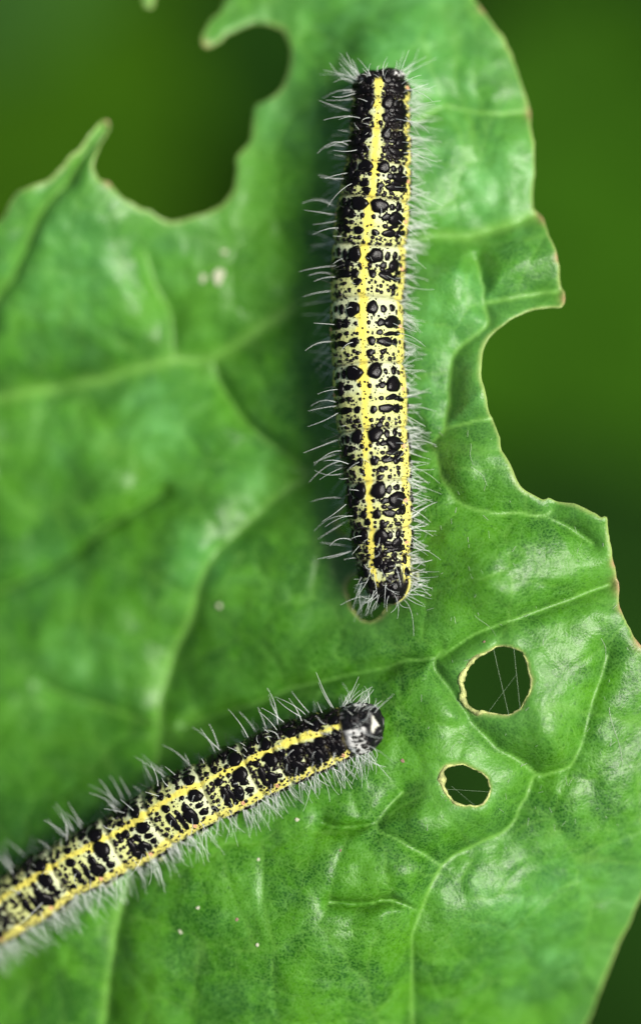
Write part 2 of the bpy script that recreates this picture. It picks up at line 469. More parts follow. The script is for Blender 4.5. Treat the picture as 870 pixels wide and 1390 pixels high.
def make_blade():
    ny, nx = GX.shape
    need = phi < GH * 1.6
    pts_x, pts_y, pts_p = GX[need], GY[need], phi[need]
    idx = np.full(GX.shape, -1, dtype=np.int64); idx[need] = np.arange(need.sum())
    P_ = [np.stack([pts_x, pts_y], 1)]
    pv = list(pts_p)
    a, b, c, d_ = idx[:-1, :-1], idx[:-1, 1:], idx[1:, 1:], idx[1:, :-1]
    ok = (a >= 0) & (b >= 0) & (c >= 0) & (d_ >= 0)
    q = np.stack([a[ok], b[ok], c[ok], d_[ok]], 1)
    pn = pts_p[q] < 0
    full = q[pn.all(1)]
    part = q[pn.any(1) & ~pn.all(1)]
    extra, cache, tris, quads = [], {}, [], []
    base_n = len(pts_x)
    xy = P_[0]

    def cut(i, j):
        key = (i, j) if i < j else (j, i)
        if key not in cache:
            t = pts_p[i] / (pts_p[i] - pts_p[j])
            extra.append(xy[i] + (xy[j] - xy[i]) * t); cache[key] = base_n + len(extra) - 1
        return cache[key]
    rim_e = []
    for quad in part:
        for tri in ((quad[0], quad[1], quad[2]), (quad[0], quad[2], quad[3])):
            s = [pts_p[i] < 0 for i in tri]
            if all(s): tris.append(tri); continue
            if not any(s): continue
            poly, cuts = [], []
            for m in range(3):
                i, j = tri[m], tri[(m + 1) % 3]
                if s[m]: poly.append(i)
                if s[m] != s[(m + 1) % 3]:
                    v = cut(i, j); poly.append(v); cuts.append((v, s[m]))
            if len(poly) == 3: tris.append(tuple(poly))
            else: tris.append((poly[0], poly[1], poly[2])); tris.append((poly[0], poly[2], poly[3]))
            o = [v for v, leaving in cuts if leaving][0]; n_ = [v for v, leaving in cuts if not leaving][0]
            rim_e.append((o, n_))
    allxy = np.vstack([xy, np.array(extra)])
    used = np.zeros(len(allxy), bool); used[full.ravel()] = True; used[np.array(tris).ravel()] = True
    re = np.array(rim_e); used[re.ravel()] = True
    remap = np.cumsum(used) - 1
    V = allxy[used]; full = remap[full]; tr = remap[np.array(tris)]; re = remap[re]
    h, dv, e = blade_h(V[:, 0], V[:, 1])
    n = len(V)
    dr = np.concatenate([-pts_p, np.zeros(len(extra))])[used]
    dr = np.maximum(dr, 0)
    hd = np.concatenate([hole_d[need], np.full(len(extra), .3)])[used]
    h = h - .035 * np.exp(-dr / .03)                       # the margin rounds over
    th = .055 - .02 * np.exp(-dr / .05)
    top = np.stack([V[:, 0], V[:, 1], h], 1); bot = np.stack([V[:, 0], V[:, 1], h - th], 1)
    verts = np.vstack([top, bot])
    side = np.stack([re[:, 1], re[:, 0], re[:, 0] + n, re[:, 1] + n], 1)
    me = mesh_np('blade', verts, [full, full[:, ::-1] + n, tr, tr[:, ::-1] + n, side])
    vein = np.zeros(n)
    for poly, s, w in VXY:
        vein = np.maximum(vein, np.clip(1.2 - seg_dist(V[:, 0], V[:, 1], poly) / (w * 1.6), 0, 1) * (.5 + .5 * s) * np.clip(.45 + .9 * vnoise(V[:, 0] * 2.2, V[:, 1] * 2.2, seed=55), 0, 1))
    vein = np.maximum(vein, .42 * np.exp(-(e / .022) ** 2) * np.clip(vnoise(V[:, 0] * 1.7, V[:, 1] * 1.7, seed=57) * 1.6, 0, 1))
    wid = .012 + .06 * vnoise(V[:, 0] * 2.3, V[:, 1] * 2.3, seed=50)
    rim = np.clip(1.1 - dr / wid, 0, 1)
    edge = np.exp(-dr / .32) * np.clip(.35 + vnoise(V[:, 0] * .9, V[:, 1] * .9, seed=51), 0, 1)
    pink = np.zeros(n)
    for px, py, r in ((839, 795, 14), (843, 825, 8), (720, 152, 9), (736, 294, 11), (765, 405, 9), (148, 250, 7), (655, 12, 8), (866, 874, 12), (147, 165, 5), (280, 60, 6), (832, 765, 7), (756, 350, 7)):
        bx, by = to_xy([(px, py)])[0]
        pink = np.maximum(pink, np.exp(-((V[:, 0] - bx) ** 2 + (V[:, 1] - by) ** 2) / (r / 100) ** 2) * np.exp(-dr / .07))
    lush = np.zeros(n)
    for px, py, r, a in ((330, 400, 55, 1), (400, 450, 40, .7), (190, 500, 40, .5), (250, 700, 50, .7), (150, 860, 55, .8), (300, 960, 60, .9), (380, 920, 60, .9), (430, 880, 50, .7), (570, 850, 40, .8), (640, 310, 40, .9), (230, 480, 60, .6),
                         (730, 1020, 30, .9), (700, 800, 60, .5), (640, 660, 40, .6), (460, 1250, 60, .8), (340, 1260, 60, .5), (620, 1250, 50, .8), (700, 1260, 60, .5), (20, 1000, 70, .5), (120, 1030, 60, .6), (850, 1020, 30, .7), (60, 620, 60, .4), (130, 640, 50, .6)):
        bx, by = to_xy([(px, py)])[0]
        lush = np.maximum(lush, a * np.exp(-((V[:, 0] - bx) ** 2 + (V[:, 1] - by) ** 2) / (r / 100) ** 2))
    bloom_sheen = np.zeros(n)  # pale wax; the tight patch beside the left vein paints a gloss highlight
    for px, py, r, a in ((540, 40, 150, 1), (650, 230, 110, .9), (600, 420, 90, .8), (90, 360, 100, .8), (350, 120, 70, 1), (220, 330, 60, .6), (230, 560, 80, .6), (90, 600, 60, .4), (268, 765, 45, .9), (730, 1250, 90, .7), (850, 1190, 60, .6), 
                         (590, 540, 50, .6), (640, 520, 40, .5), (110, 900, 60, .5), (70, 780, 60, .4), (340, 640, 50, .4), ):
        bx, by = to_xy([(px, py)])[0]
        bloom_sheen = np.maximum(bloom_sheen, a * np.exp(-((V[:, 0] - bx) ** 2 + (V[:, 1] - by) ** 2) / (r / 100) ** 2))
    bloom_sheen = np.clip(bloom_sheen * (.35 + 1.1 * fbm(V[:, 0] * 2.2, V[:, 1] * 2.2, seed=61)), 0, 1)
    lush = np.clip(lush * (.5 + vnoise(V[:, 0] * 3, V[:, 1] * 3, seed=60)), 0, 1)
    for nm, a in (('vein', vein), ('rim', rim), ('edge', edge), ('pink', pink), ('lush', lush), ('bloom_sheen', bloom_sheen)): fattr(me, nm, np.concatenate([a, a]))
    return me


leaf = bpy.data.objects.new('cabbage_leaf', None); COL.objects.link(leaf)
tag(leaf, 'large glossy green cabbage leaf with chewed edges and holes carrying both caterpillars', 'leaf')
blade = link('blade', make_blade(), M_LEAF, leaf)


def hz(x, y): return float(blade_h(np.array([x]), np.array([y]))[0][0])


# height lookup grid for everything that rests on the leaf
_gh = blade_h(GX[::3, ::3], GY[::3, ::3])[0]
def hs(x, y):
    fx = (x - gx[0]) / (GH * 3); fy = (y - gy[0]) / (GH * 3)
    i = min(max(int(fx), 0), _gh.shape[1] - 2); j = min(max(int(fy), 0), _gh.shape[0] - 2)
    u, v = min(max(fx - i, 0), 1), min(max(fy - j, 0), 1)
    return float((_gh[j, i] * (1 - u) + _gh[j, i + 1] * u) * (1 - v) + (_gh[j + 1, i] * (1 - u) + _gh[j + 1, i + 1] * u) * v)


def tube(path, rad, sides=6, closed=False, cap=True):
    """a tube along a 3-D path; returns verts, faces"""
    p = np.asarray(path, float); m = len(p)
    rad = np.broadcast_to(np.asarray(rad, float), (m,))
    if closed: t = np.roll(p, -1, 0) - np.roll(p, 1, 0)
    else: t = np.gradient(p, axis=0)
    t /= np.linalg.norm(t, axis=1, keepdims=True) + 1e-12
    up = np.array([0, 0, 1.0]) if abs(t[:, 2]).mean() < .8 else np.array([1.0, 0, 0])
    a = np.cross(t, up); a /= np.linalg.norm(a, axis=1, keepdims=True) + 1e-12
    b = np.cross(a, t)
    an = np.linspace(0, 2 * math.pi, sides, endpoint=False)
    v = p[:, None] + rad[:, None, None] * (np.cos(an)[None, :, None] * a[:, None] + np.sin(an)[None, :, None] * b[:, None])
    v = v.reshape(-1, 3); f = []
    for i in range(m if closed else m - 1):
        for j in range(sides):
            k = (i + 1) % m
            f.append((i * sides + j, k * sides + j, k * sides + (j + 1) % sides, i * sides + (j + 1) % sides))
    return v, np.array(f)


# veins stand a hair proud of the blade as flat cords
for poly, s, w in VXY:
    q = poly
    ins = inside(q[:, 0], q[:, 1], OUT_XY)
    for hp in HOLES: ins &= ~inside(q[:, 0], q[:, 1], hp)
    hh = blade_h(q[:, 0], q[:, 1])[0]
    runs, cur = [], []
    for i in range(len(q)):
        if ins[i]: cur.append(i)
        elif cur: runs.append(cur); cur = []
    if cur: runs.append(cur)
    for r_ in runs:
        if len(r_) < 4: continue
        pp = np.stack([q[r_, 0], q[r_, 1], hh[r_] - w * .33], 1)
        wob = .75 + .5 * vnoise(pp[:, 0] * 5, pp[:, 1] * 5, seed=70)
        tap = np.minimum(1, np.minimum(np.arange(len(r_)) + .3, len(r_) - np.arange(len(r_)) - .7) / 3.0)
        v, f = tube(pp, w * .36 * wob * tap, 6)
        link('vein', mesh_np('vein', v, f), M_VEIN, leaf)

# pale scar tissue round each chewed hole
for hp, rr, sd in ((HOLES[0], .020, 80), (HOLES[1], .026, 81), (HOLES[2], .012, 82), (HOLES[3], .012, 83)):
    hh = blade_h(hp[:, 0], hp[:, 1])[0] - .035
    c = hp.mean(0)
    rad = rr * .44 * (.25 + 1.5 * vnoise(hp[:, 0] * 8, hp[:, 1] * 8, seed=sd) ** 1.5) * (1 + 3.4 * np.clip((c[0] - hp[:, 0]) / .45, 0, 1))
    pp = np.stack([hp[:, 0], hp[:, 1], hh], 1)
    v, f = tube(pp, rad, 8, True)
    v += (RNG.random(v.shape) - .5) * .016
    link('hole_rim', mesh_np('hole_rim', v, f), M_RIM, leaf)


# ------------------------------------------------------------------ caterpillars
def dome(seed, lobes=.10, n=14, rings=5):
    r = np.random.default_rng(seed)
    ph = r.uniform(0, 6.28, 3)
    v, f = [], []
    for i in range(rings):
        u = i / rings
        rr = math.cos(u * math.pi / 2) ** .55; z = math.sin(u * math.pi / 2) * .62
        if i == 0: z = -.45
        for j in range(n):
            a = j / n * 2 * math.pi
            w = 1 + lobes * (math.sin(2 * a + ph[0]) + .7 * math.sin(3 * a + ph[1]) + .6 * math.sin(5 * a + ph[2]))
            v.append((rr * w * math.cos(a), rr * w * math.sin(a), z * .72))
    v.append((0, 0, .45))
    for i in range(rings - 1):
        for j in range(n):
            f.append((i * n + j, i * n + (j + 1) % n, (i + 1) * n + (j + 1) % n, (i + 1) * n + j))
    t = [((rings - 1) * n + j, (rings - 1) * n + (j + 1) % n, rings * n) for j in range(n)]
    return np.array(v), np.array(f), np.array(t)


DOMES = []
for s in range(7):
    v, f, t = dome(100 + s)
    me = mesh_np('tubercle', v, [f, t]); me.materials.append(M_BLACK); DOMES.append(me)


def grow_hair(base, direc, bendv, length, rad, rng, n=6):
    t = np.linspace(0, 1, n)[:, None]
    d = np.asarray(direc) / (np.linalg.norm(direc) + 1e-9)
    side = rng.normal(size=3) * .10
    path = np.asarray(base) + length * (d * t + np.asarray(bendv) * t ** 2 * .5 + side * np.sin(t * 3.0) * .5)
    r = rad * np.linspace(1, .32, n)
    return tube(path, r, 3)


def join(parts):
    vs, fs, o = [], [], 0
    for v, f in parts:
        vs.append(v); fs.append(f + o); o += len(v)
    return np.vstack(vs), np.vstack(fs)


MID = [  # one side of a middle segment: (angle from the back, place along the segment, half width, half length)
    (16.5, .17, .088, .090), (35, .17, .038, .052), (50, .15, .042, .050), (62, .20, .03, .03), (28, .29, .016, .016),
    (48, .372, .100, .080), (29, .38, .052, .046), (8.5, .38, .030, .032), (20, .385, .024, .024), (68, .36, .03, .03),
    (43, .535, .085, .032), (60, .54, .060, .032), (27, .53, .042, .030), (8, .53, .021, .021), (17, .54, .018, .018),
    (36, .670, .095, .048), (53, .675, .055, .046), (13, .665, .050, .052), (65, .67, .035, .035), (23, .68, .014, .014),
    (10, .83, .036, .034), (18, .83, .026, .026), (25, .84, .030, .030), (33, .83, .025, .024), (42, .84, .022, .022), (52, .84, .030, .030), (61, .83, .02, .02),
    (8, .925, .024, .022), (15, .93, .02, .018), (22, .935, .034, .026), (32, .93, .030, .024), (42, .93, .030, .024), (52, .93, .028, .025), (60, .93, .02, .02),
]
LAT = [(73, .12, .020), (76, .5, .022), (74, .75, .018), (80, .25, .02), (79, .9, .018), (93, .18, .045), (96, .42, .055), (92, .66, .045), (98, .86, .040), (108, .3, .05), (110, .7, .05), (120, .5, .04)]


class Caterpillar:
    def __init__(s, name, label, cline, bounds, roll, seed, head_r):
        """cline: (px, py, width in px); bounds: arc places of the segment borders as indices into cline order"""
        s.rng = np.random.default_rng(seed)
        c = np.array(cline, float)
        xy = np.array([P(a, b, -.45) for a, b, _ in cline])
        rad = c[:, 2] / 200.0
        z = np.array([hs(x, y) for x, y in xy])
        z = np.array([np.average(z, weights=np.exp(-((xy - q) ** 2).sum(1) / .12)) for q in xy])
        ref = np.array([rad[np.hypot(*(xy - q).T) < .42].max() for q in xy])
        z = z + ref * .93
        pts = np.column_stack([xy, z, rad])
        fine = catmull(pts, 24)
        dl = np.linalg.norm(np.diff(fine[:, :3], axis=0), axis=1)
        s.S = np.concatenate([[0], np.cumsum(dl)]); s.F = fine
        s.L = s.S[-1]
        # segment borders: nearest place on the line to the given px
        bs = []
        for px, py in bounds:
            x, y = P(px, py, -.2)
            bs.append(s.S[np.argmin((fine[:, 0] - x) ** 2 + (fine[:, 1] - y) ** 2)])
        s.bs = np.array(bs); s.roll = roll
        s.name, s.label = name, label
        mid = s.frame(s.L * .5)
        s.root = bpy.data.objects.new(name, None); COL.objects.link(s.root)
        s.root.location = mid[0] - mid[2] * mid[4]
        s.o = np.array(s.root.location)
        tag(s.root, label, 'caterpillar', 'caterpillars on the chewed leaf')

    def at(s, a):
        return np.array([np.interp(a, s.S, s.F[:, i]) for i in range(4)])

    def seg(s, a):
        a = np.asarray(a, float)
        k = np.clip(np.searchsorted(s.bs, a, 'right') - 1, 0, len(s.bs) - 2)
        t = (a - s.bs[k]) / (s.bs[k + 1] - s.bs[k])
        return k, t

    def frame(s, a):
        p = s.at(a); q = s.at(min(a + .08, s.L)) - s.at(max(a - .08, 0))
        T = q[:3] / np.linalg.norm(q[:3])
        N_ = np.array([0, 0, 1.0]); B = np.cross(N_, T); B /= np.linalg.norm(B); N_ = np.cross(T, B)
        return p[:3], T, N_, B, p[3], R(np.interp(a / s.L, *s.roll))

    def rmul(s, a, th):
        k, t = s.seg(a)
        d = np.minimum(np.abs(t), np.abs(1 - t)) * (s.bs[k + 1] - s.bs[k])
        m = 1 - .075 * np.exp(-(d / .030) ** 2) + .022 * np.sin(np.clip(t, 0, 1) * math.pi) ** .6
        for g in (.275, .46, .60, .755, .885): m = m - .014 * np.exp(-((t - g) / .018) ** 2)
        return m

    def surf(s, a, th):
        """point, outward normal, tail-ward tangent, sideways tangent; th in degrees from the back, + = sunny side"""
        p, T, N_, B, r, ro = s.frame(a)
        r = r * float(s.rmul(a, th))
        c, sn = math.cos(R(th) + ro), math.sin(R(th) + ro)
        flat = 1 - .10 * max(0, -c)
        n = N_ * c + B * sn
        return p + r * (N_ * c * flat + B * sn), n, T, np.cross(n, T)

    def build_body(s, nl=430, na=132):
        A = np.linspace(0, s.L, nl); TH = np.linspace(-180, 180, na, endpoint=False)
        V = np.zeros((nl, na, 3))
        for i, a in enumerate(A):
            p, T, N_, B, r, ro = s.frame(a)
            rr = r * float(s.rmul(a, 0))
            c = np.cos(np.radians(TH) + ro); sn = np.sin(np.radians(TH) + ro)
            flat = 1 - .10 * np.maximum(0, -c)
            V[i] = p + rr * ((c * flat)[:, None] * N_ + sn[:, None] * B)
        AA, TT = np.meshgrid(A, TH, indexing='ij')
        V += (vnoise(V[..., 0] * 9, V[..., 1] * 9, V[..., 2] * 9, seed=21) - .5)[..., None] * .014
        hm = np.clip(1.15 - AA / s.bs[1], 0, 1) ** .3
        V += (fbm(V[..., 0] * 13, V[..., 1] * 13, V[..., 2] * 13, seed=25) - .5)[..., None] * np.array([.05, .05, .09]) * hm[..., None]
        v = V.reshape(-1, 3) - s.o
        i, j = np.meshgrid(np.arange(nl - 1), np.arange(na), indexing='ij')
        q = np.stack([i * na + j, i * na + (j + 1) % na, (i + 1) * na + (j + 1) % na, (i + 1) * na + j], -1).reshape(-1, 4)
        c0 = v[:na].mean(0); c1 = v[-na:].mean(0); b = len(v)
        v = np.vstack([v, c0, c1])
        jj = np.arange(na)
        tr = np.vstack([np.stack([jj, np.full(na, b), (jj + 1) % na], 1), np.stack([(nl - 1) * na + jj, (nl - 1) * na + (jj + 1) % na, np.full(na, b + 1)], 1)])
        me = mesh_np(s.name + '_body', v, [q[:, ::-1], tr[:, ::-1]])
        col = s.colour(AA.ravel(), TT.ravel(), V.reshape(-1, 3))
        col = np.vstack([col, col[0:1], col[-1:]])
        cattr(me, 'skin', col)
        s.body = link('body', me, M_SKIN, s.root)

    def colour(s, a, th, v):
        k, t = s.seg(a); at = np.abs(th)
        nz = fbm(v[:, 0] * 9, v[:, 1] * 9, v[:, 2] * 9, seed=40); n2 = vnoise(v[:, 0] * 22, v[:, 1] * 22, v[:, 2] * 22, seed=44)
        pale = np.array([.47, .51, .30]); yel = np.array([.62, .55, .10]); grn = np.array([.43, .45, .12]); under = np.array([.30, .34, .20]); blk = np.array([.004, .0035, .0035]); cream = np.array([.80, .74, .34])
        ss = lambda x, e0, e1: np.clip((x - e0) / (e1 - e0), 0, 1) ** 2 * (3 - 2 * np.clip((x - e0) / (e1 - e0), 0, 1))
        c = np.repeat(pale[None], len(a), 0)
        w = ss(t + (nz - .5) * .2, 0.34, .55)[:, None] * .68; c = c * (1 - w) + grn * w
        d = np.minimum(np.abs(t), np.abs(1 - t))
        w = np.exp(-(d / .05) ** 2)[:, None] * .7; c = c * (1 - w) + np.array([.46, .50, .27]) * w
        wd = 6.2 + (nz - .5) * 14 + 2.0 * np.sin(t * 6.28)
        w = ss(wd - at, -2.5, 2.0)[:, None]; c = c * (1 - w) + yel * w
        lo, hi = 63 + (nz - .5) * 14, 88 + (nz - .5) * 10
        w = (ss(at - lo, -2, 2) * ss(hi - at, -2, 2))[:, None]; c = c * (1 - w) + yel * np.array([.98, 1.0, 1.3]) * w
        w = ss(at, 90, 98)[:, None]; c = c * (1 - w) + under * w
        # black ground colour of the thorax, thinning out on the first belly segments
        amt = np.array([1.0, .98, .80, .62, .36, .10, .0, .0, .0, .0, 0.16, .30, .62, .9])[np.clip(k, 0, 13)]
        amt = amt + s.face * np.where(k >= 9, .42, 0) * (np.abs(t - .4) < .42)
        amt = amt * np.where((t > .90) & (k > 0) & (k < 10), .6, 1.0)
        side = ss(at + (nz - .5) * 8, 10.5, 13.5) * (1 - ss(at + (nz - .5) * 10, 60, 66))
        w = (side * ss(amt + (n2 - .5) * .75 + (nz - .5) * .5, .44, .56))[:, None]; c = c * (1 - w) + blk * w
        # black blotches below the side stripe
        w = (ss(at, 88, 93) * ss(n2, .5, .62))[:, None] * .85; c = c * (1 - w) + blk * w
        # thin brown line in each fold between segments
        dl = np.minimum(t * (s.bs[k + 1] - s.bs[k]), (1 - t) * (s.bs[k + 1] - s.bs[k]))
        w = (np.exp(-(dl / .012) ** 2) * (.35 + .9 * n2) * (k > 0))[:, None]; w = np.clip(w, 0, .8); c = c * (1 - w) + np.array([.10, .085, .03]) * w
        # head and front edge
        hd = s.bs[1]
        lo_ = np.where(th > 0, 40 - 26 * s.face, 40) + (nz - .5) * 26
        cheek = ss(at, lo_, lo_ + 6) * (1 - ss(at, 96, 106)) * ss(a / hd, .32, .40) * (1 - ss(a / hd, .88, .98))
        hc = (np.array([.005, .005, .006]) + .10 * ss(n2, .66, .78)[:, None] * ss(nz, .40, .6)[:, None]) * (1 - cheek[:, None]) + np.array([.50, .50, .48]) * cheek[:, None]
        spot = np.minimum(1, ss(vnoise(v[:, 0] * 21, v[:, 1] * 21, v[:, 2] * 21, seed=77), .60, .66))
        hc = hc * (1 - (cheek * spot)[:, None]) + blk * (cheek * spot)[:, None]
        tri = ss(26 * (a / hd - .06) / .14 - np.abs(th - 8) + (nz - .5) * 14, -2, 3) * (1 - ss(a / hd, .19, .24)) * s.face
        hc = hc + tri[:, None] * np.array([.5, .5, .42])
        w = (1 - ss(a, hd - .012, hd + .012))[:, None]; c = c * (1 - w) + hc * w
        # tail shield
        w = (ss(a / s.L, .955, .968) * (1 - ss(at, 75, 85)))[:, None]; c = c * (1 - w) + blk * w
        return c

    def place(s, a, th, rx, ry, lift=0.0):
        p, n, T, B = s.surf(a, th)
        spin = s.rng.uniform(-.25, .25)
        X = B * math.cos(spin) + T * math.sin(spin); Y = np.cross(n, X)
        m = Matrix.Identity(4)
        h = min(rx, ry)
        for i in range(3):
            m[i][0] = X[i] * rx; m[i][1] = Y[i] * ry; m[i][2] = n[i] * h * 1.0
            m[i][3] = p[i] - s.o[i] + n[i] * lift
        return m

    def build_marks(s):
        rng = s.rng; items = []; s.hair_seats = []
        nseg = len(s.bs) - 1
        for k in range(1, nseg):
            a0, a1 = s.bs[k], s.bs[k + 1]; ln = a1 - a0
            thorax = k <= 3; tail = k >= nseg - 2
            ks = min(1.0, ln / .62)
            for sg in (-1, 1):
                if tail and k == nseg - 1:
                    for _ in range(24):
                        items.append((a0 + ln * rng.uniform(.05, .95), sg * rng.uniform(4, 75), rng.uniform(.03, .075), rng.uniform(.03, .07)))
                    continue
                for th, t, rx, ry in MID:
                    if thorax and th < 15 and t < .6 and rx < .04: continue
                    if rx < .02 and rng.random() < .05: continue
                    f = rng.uniform(.84, 1.14)
                    g = 1.0
                    if thorax: g = 1.12 if th > 20 else .85
                    if k in (4, 5): g = 1.05
                    jx = rng.normal() * (.8 if rx > .04 else 1.5); jt = rng.normal() * .007
                    th2 = th + jx + (2.5 if thorax and th > 12 and th < 20 else 0)
                    if t > .8: th2 += rng.normal() * 2.2; jt += rng.normal() * .014; f *= rng.uniform(.7, 1.35)
                    items.append((a0 + ln * (t + jt), sg * th2, 1.22 * rx * f * g * (.8 + .2 * ks), 1.18 * ry * f * (.35 + .65 * ks) * (1.1 if thorax else 1)))
                    if rx > .07 and rng.random() < .35:      # ragged edge: small satellites
                        for _ in range(int(rng.integers(2, 5))):
                            an = rng.uniform(0, 6.28)
                            items.append((a0 + ln * (t + jt) + math.sin(an) * ry * 1.0, sg * (th2 + math.degrees(math.cos(an) * rx * 1.0 / .47)), rng.uniform(.014, .03), rng.uniform(.014, .028)))
                for _ in range(13):
                    r_ = rng.uniform(.011, .024)
                    items.append((a0 + ln * (rng.choice([.05, .28, .455, .60, .76, .88, .955]) + rng.normal() * .012), sg * rng.uniform(9, 64), r_, r_ * rng.uniform(.75, 1.1)))
                for th, t, r in LAT:
                    f = rng.uniform(.8, 1.25)
                    items.append((a0 + ln * (t + rng.normal() * .03), sg * (th + rng.normal() * 1.5), r * f, r * f * (.6 + .4 * ks)))
                if thorax:
                    for _ in range(8):
                        items.append((a0 + ln * rng.uniform(.05, .95), sg * rng.uniform(14, 62), rng.uniform(.03, .07), rng.uniform(.02, .045)))
                for th, t in ((16.5, .17), (48, .375), (35, .67), (52, .68), (13, .665), (59, .54)):
                    s.hair_seats.append((a0 + ln * t, sg * th, thorax))
        # black front plate and head beads
        for _ in range(90):
            th_ = rng.choice([-1, 1]) * rng.uniform(2, 95); r_ = rng.uniform(.012, .030)
            items.append((s.bs[1] * rng.uniform(.28, 1.08), th_, r_, r_ * rng.uniform(.8, 1.2)))
        items = [(a, th, rx, ry) for a, th, rx, ry in items if 0 <= a <= s.L * .995]
        items.sort(key=lambda q: -q[2] * q[3] * (1 if abs(q[1]) < 100 else .2))
        for a, th, rx, ry in items[:290]:
            link('tubercle', DOMES[int(rng.integers(len(DOMES)))], None, s.root, s.place(a, th, rx, ry))
        # everything smaller, with the pin-prick specks between, is one mass
        parts = []
        small = [(a, th, rx, ry) for a, th, rx, ry in items[290:]]
        for _ in range(3000):
            a = rng.uniform(s.bs[1], s.L * .97); th = rng.uniform(-92, 92)
            if abs(th) < 8 and rng.random() < .45: continue
            r = abs(rng.normal()) * .0066 + .0060
            small.append((a, th, r, r))
        v0, f0, t0 = dome(500, .10, 7, 2)
        f0 = np.vstack([np.column_stack([f0[:, [0, 1, 2]]]), f0[:, [0, 2, 3]], t0])
        for a, th, rx, ry in small:
            m = np.array(s.place(a, th, rx, ry)); parts.append((v0 @ m[:3, :3].T + m[:3, 3], f0))
        v, f = join(parts)
        o = link('fine_specks', mesh_np(s.name + '_specks', v, f), M_SPOT, s.root); o['kind'] = 'stuff'
        # breathing holes along the side stripe
        for k in [1] + list(range(4, nseg - 1)):
            for sg in (-1, 1):
                a = s.bs[k] + (s.bs[k + 1] - s.bs[k]) * .42
                p, n, T, B = s.surf(a, sg * 70)
                w = np.linspace(0, 2 * math.pi, 10, endpoint=False)
                path = p - s.o + n * .006 + np.outer(np.cos(w) * .020, T) + np.outer(np.sin(w) * .032, B)
                v, f = tube(path, .010, 5, True)
                vv = np.vstack([v, (p - s.o + n * .004)[None]])
                rim = np.array([(i * 5, ((i + 1) % 10) * 5, len(v)) for i in range(10)])
                link('spiracle', mesh_np('spiracle', vv, [f, rim]), M_SPIR, s.root)

    def build_hairs(s, long_n, side_dense):
        rng = s.rng; fine, dark = [], []
        fine_base = []
        nseg = len(s.bs) - 1
        down = np.array([0, 0, -1.0])
        longs = []
        # long bristles standing on the large tubercles
        for a, th, thorax in s.hair_seats:
            if a > s.L * .97: continue
            p, n, T, B = s.surf(a, th)
            ln = rng.uniform(.32, .52) if abs(th) > 30 else rng.uniform(.22, .36)
            d = n + T * rng.normal() * .22 + B * rng.normal() * .15
            bend = T * rng.uniform(-.2, .9) + down * rng.uniform(.1, 1.0) + B * rng.normal() * .2
            if abs(th) < 20 and rng.random() < .5: continue
            longs.append((p - s.o, d, bend, ln, .0054))
        for sg in (-1, 1):
            for k in range(1, nseg):
                a0, l = s.bs[k], s.bs[k + 1] - s.bs[k]
                for _ in range(2 + int(l > .4)):
                    a = a0 + l * rng.uniform(.1, .9); th = sg * rng.uniform(60, 84)
                    p, n, T, B = s.surf(a, th)
                    longs.append((p - s.o, n + T * rng.uniform(-.25, .35) + down * -.25, T * rng.uniform(-.1, .5) + down * rng.uniform(.1, .5), rng.uniform(.34, .58), .0054))
        rng.shuffle(longs)
        for b, d, be, ln, r in longs[:long_n]:
            v, f = grow_hair(b, d, be, ln, r, rng, 7)
            link('hair', mesh_np('hair', v, f), M_HAIR, s.root)
        for b, d, be, ln, r in longs[long_n:long_n + 30]: fine.append(grow_hair(b, d, be, ln, r * .85, rng))
        # dense fringe low on the flanks
        for sg in (-1, 1):
            n_side = int(side_dense[0 if sg < 0 else 1] * s.L)
            for _ in range(n_side):
                a = rng.uniform(s.bs[0] + .1, s.L * .985); th = sg * (90 + abs(rng.normal()) * 17 - 4)
                # hairs sit in rows, in tufts
                k, t = s.seg(a); l = s.bs[k + 1] - s.bs[k]
                t = round(float(t) * 6) / 6 + rng.normal() * .035; a = float(np.clip(s.bs[k] + l * t, .02, s.L * .985))
                p, n, T, B = s.surf(a, th)
                out = B * sg
                d = n * .7 + out * .7 + T * (rng.normal() * .30 + .10) + np.array([0, 0, 1]) * rng.uniform(-.1, .55)
                fine.append(grow_hair(p - s.o, d, T * rng.uniform(-.2, .4) + down * rng.uniform(0, .6), rng.uniform(.22, .52), rng.uniform(.0036, .0058), rng))
        # short bristles over the back
        for _ in range(int(34 * s.L)):
            a = rng.uniform(s.bs[0] + .1, s.L * .985); th = rng.uniform(-80, 80)
            p, n, T, B = s.surf(a, th)
            (dark if rng.random() < .7 else fine).append(grow_hair(p - s.o, n + rng.normal(size=3) * .2, rng.normal(size=3) * .3, rng.uniform(.08, .24), .0045, rng, 4))
        # hairs round the tail and round the head
        for e, n_e in ((0, 34), (1, 46)):
            for _ in range(n_e):
                a = s.L * rng.uniform(.93, .995) if e else s.bs[1] * rng.uniform(.15, 1.2)
                th = rng.uniform(-115, 115)
                p, n, T, B = s.surf(a, th)
                ax = T if e else -T
                d = n * .8 + ax * rng.uniform(.4, 1.2) + rng.normal(size=3) * .15
                v, f = grow_hair(p - s.o, d, down * rng.uniform(.1, .9) + rng.normal(size=3) * .55, rng.uniform(0.20, .40), .0052, rng, 7)
                if rng.random() < .5: link('hair', mesh_np('hair', v, f), M_HAIR, s.root)
                else: fine.append((v, f))
        v, f = join(fine)
        o = link('fine_hairs', mesh_np(s.name + '_hairs', v, f), M_HAIR, s.root); o['kind'] = 'stuff'
        v, f = join(dark)
        o = link('dark_bristles', mesh_np(s.name + '_bristles', v, f), M_HAIR_DARK, s.root); o['kind'] = 'stuff'

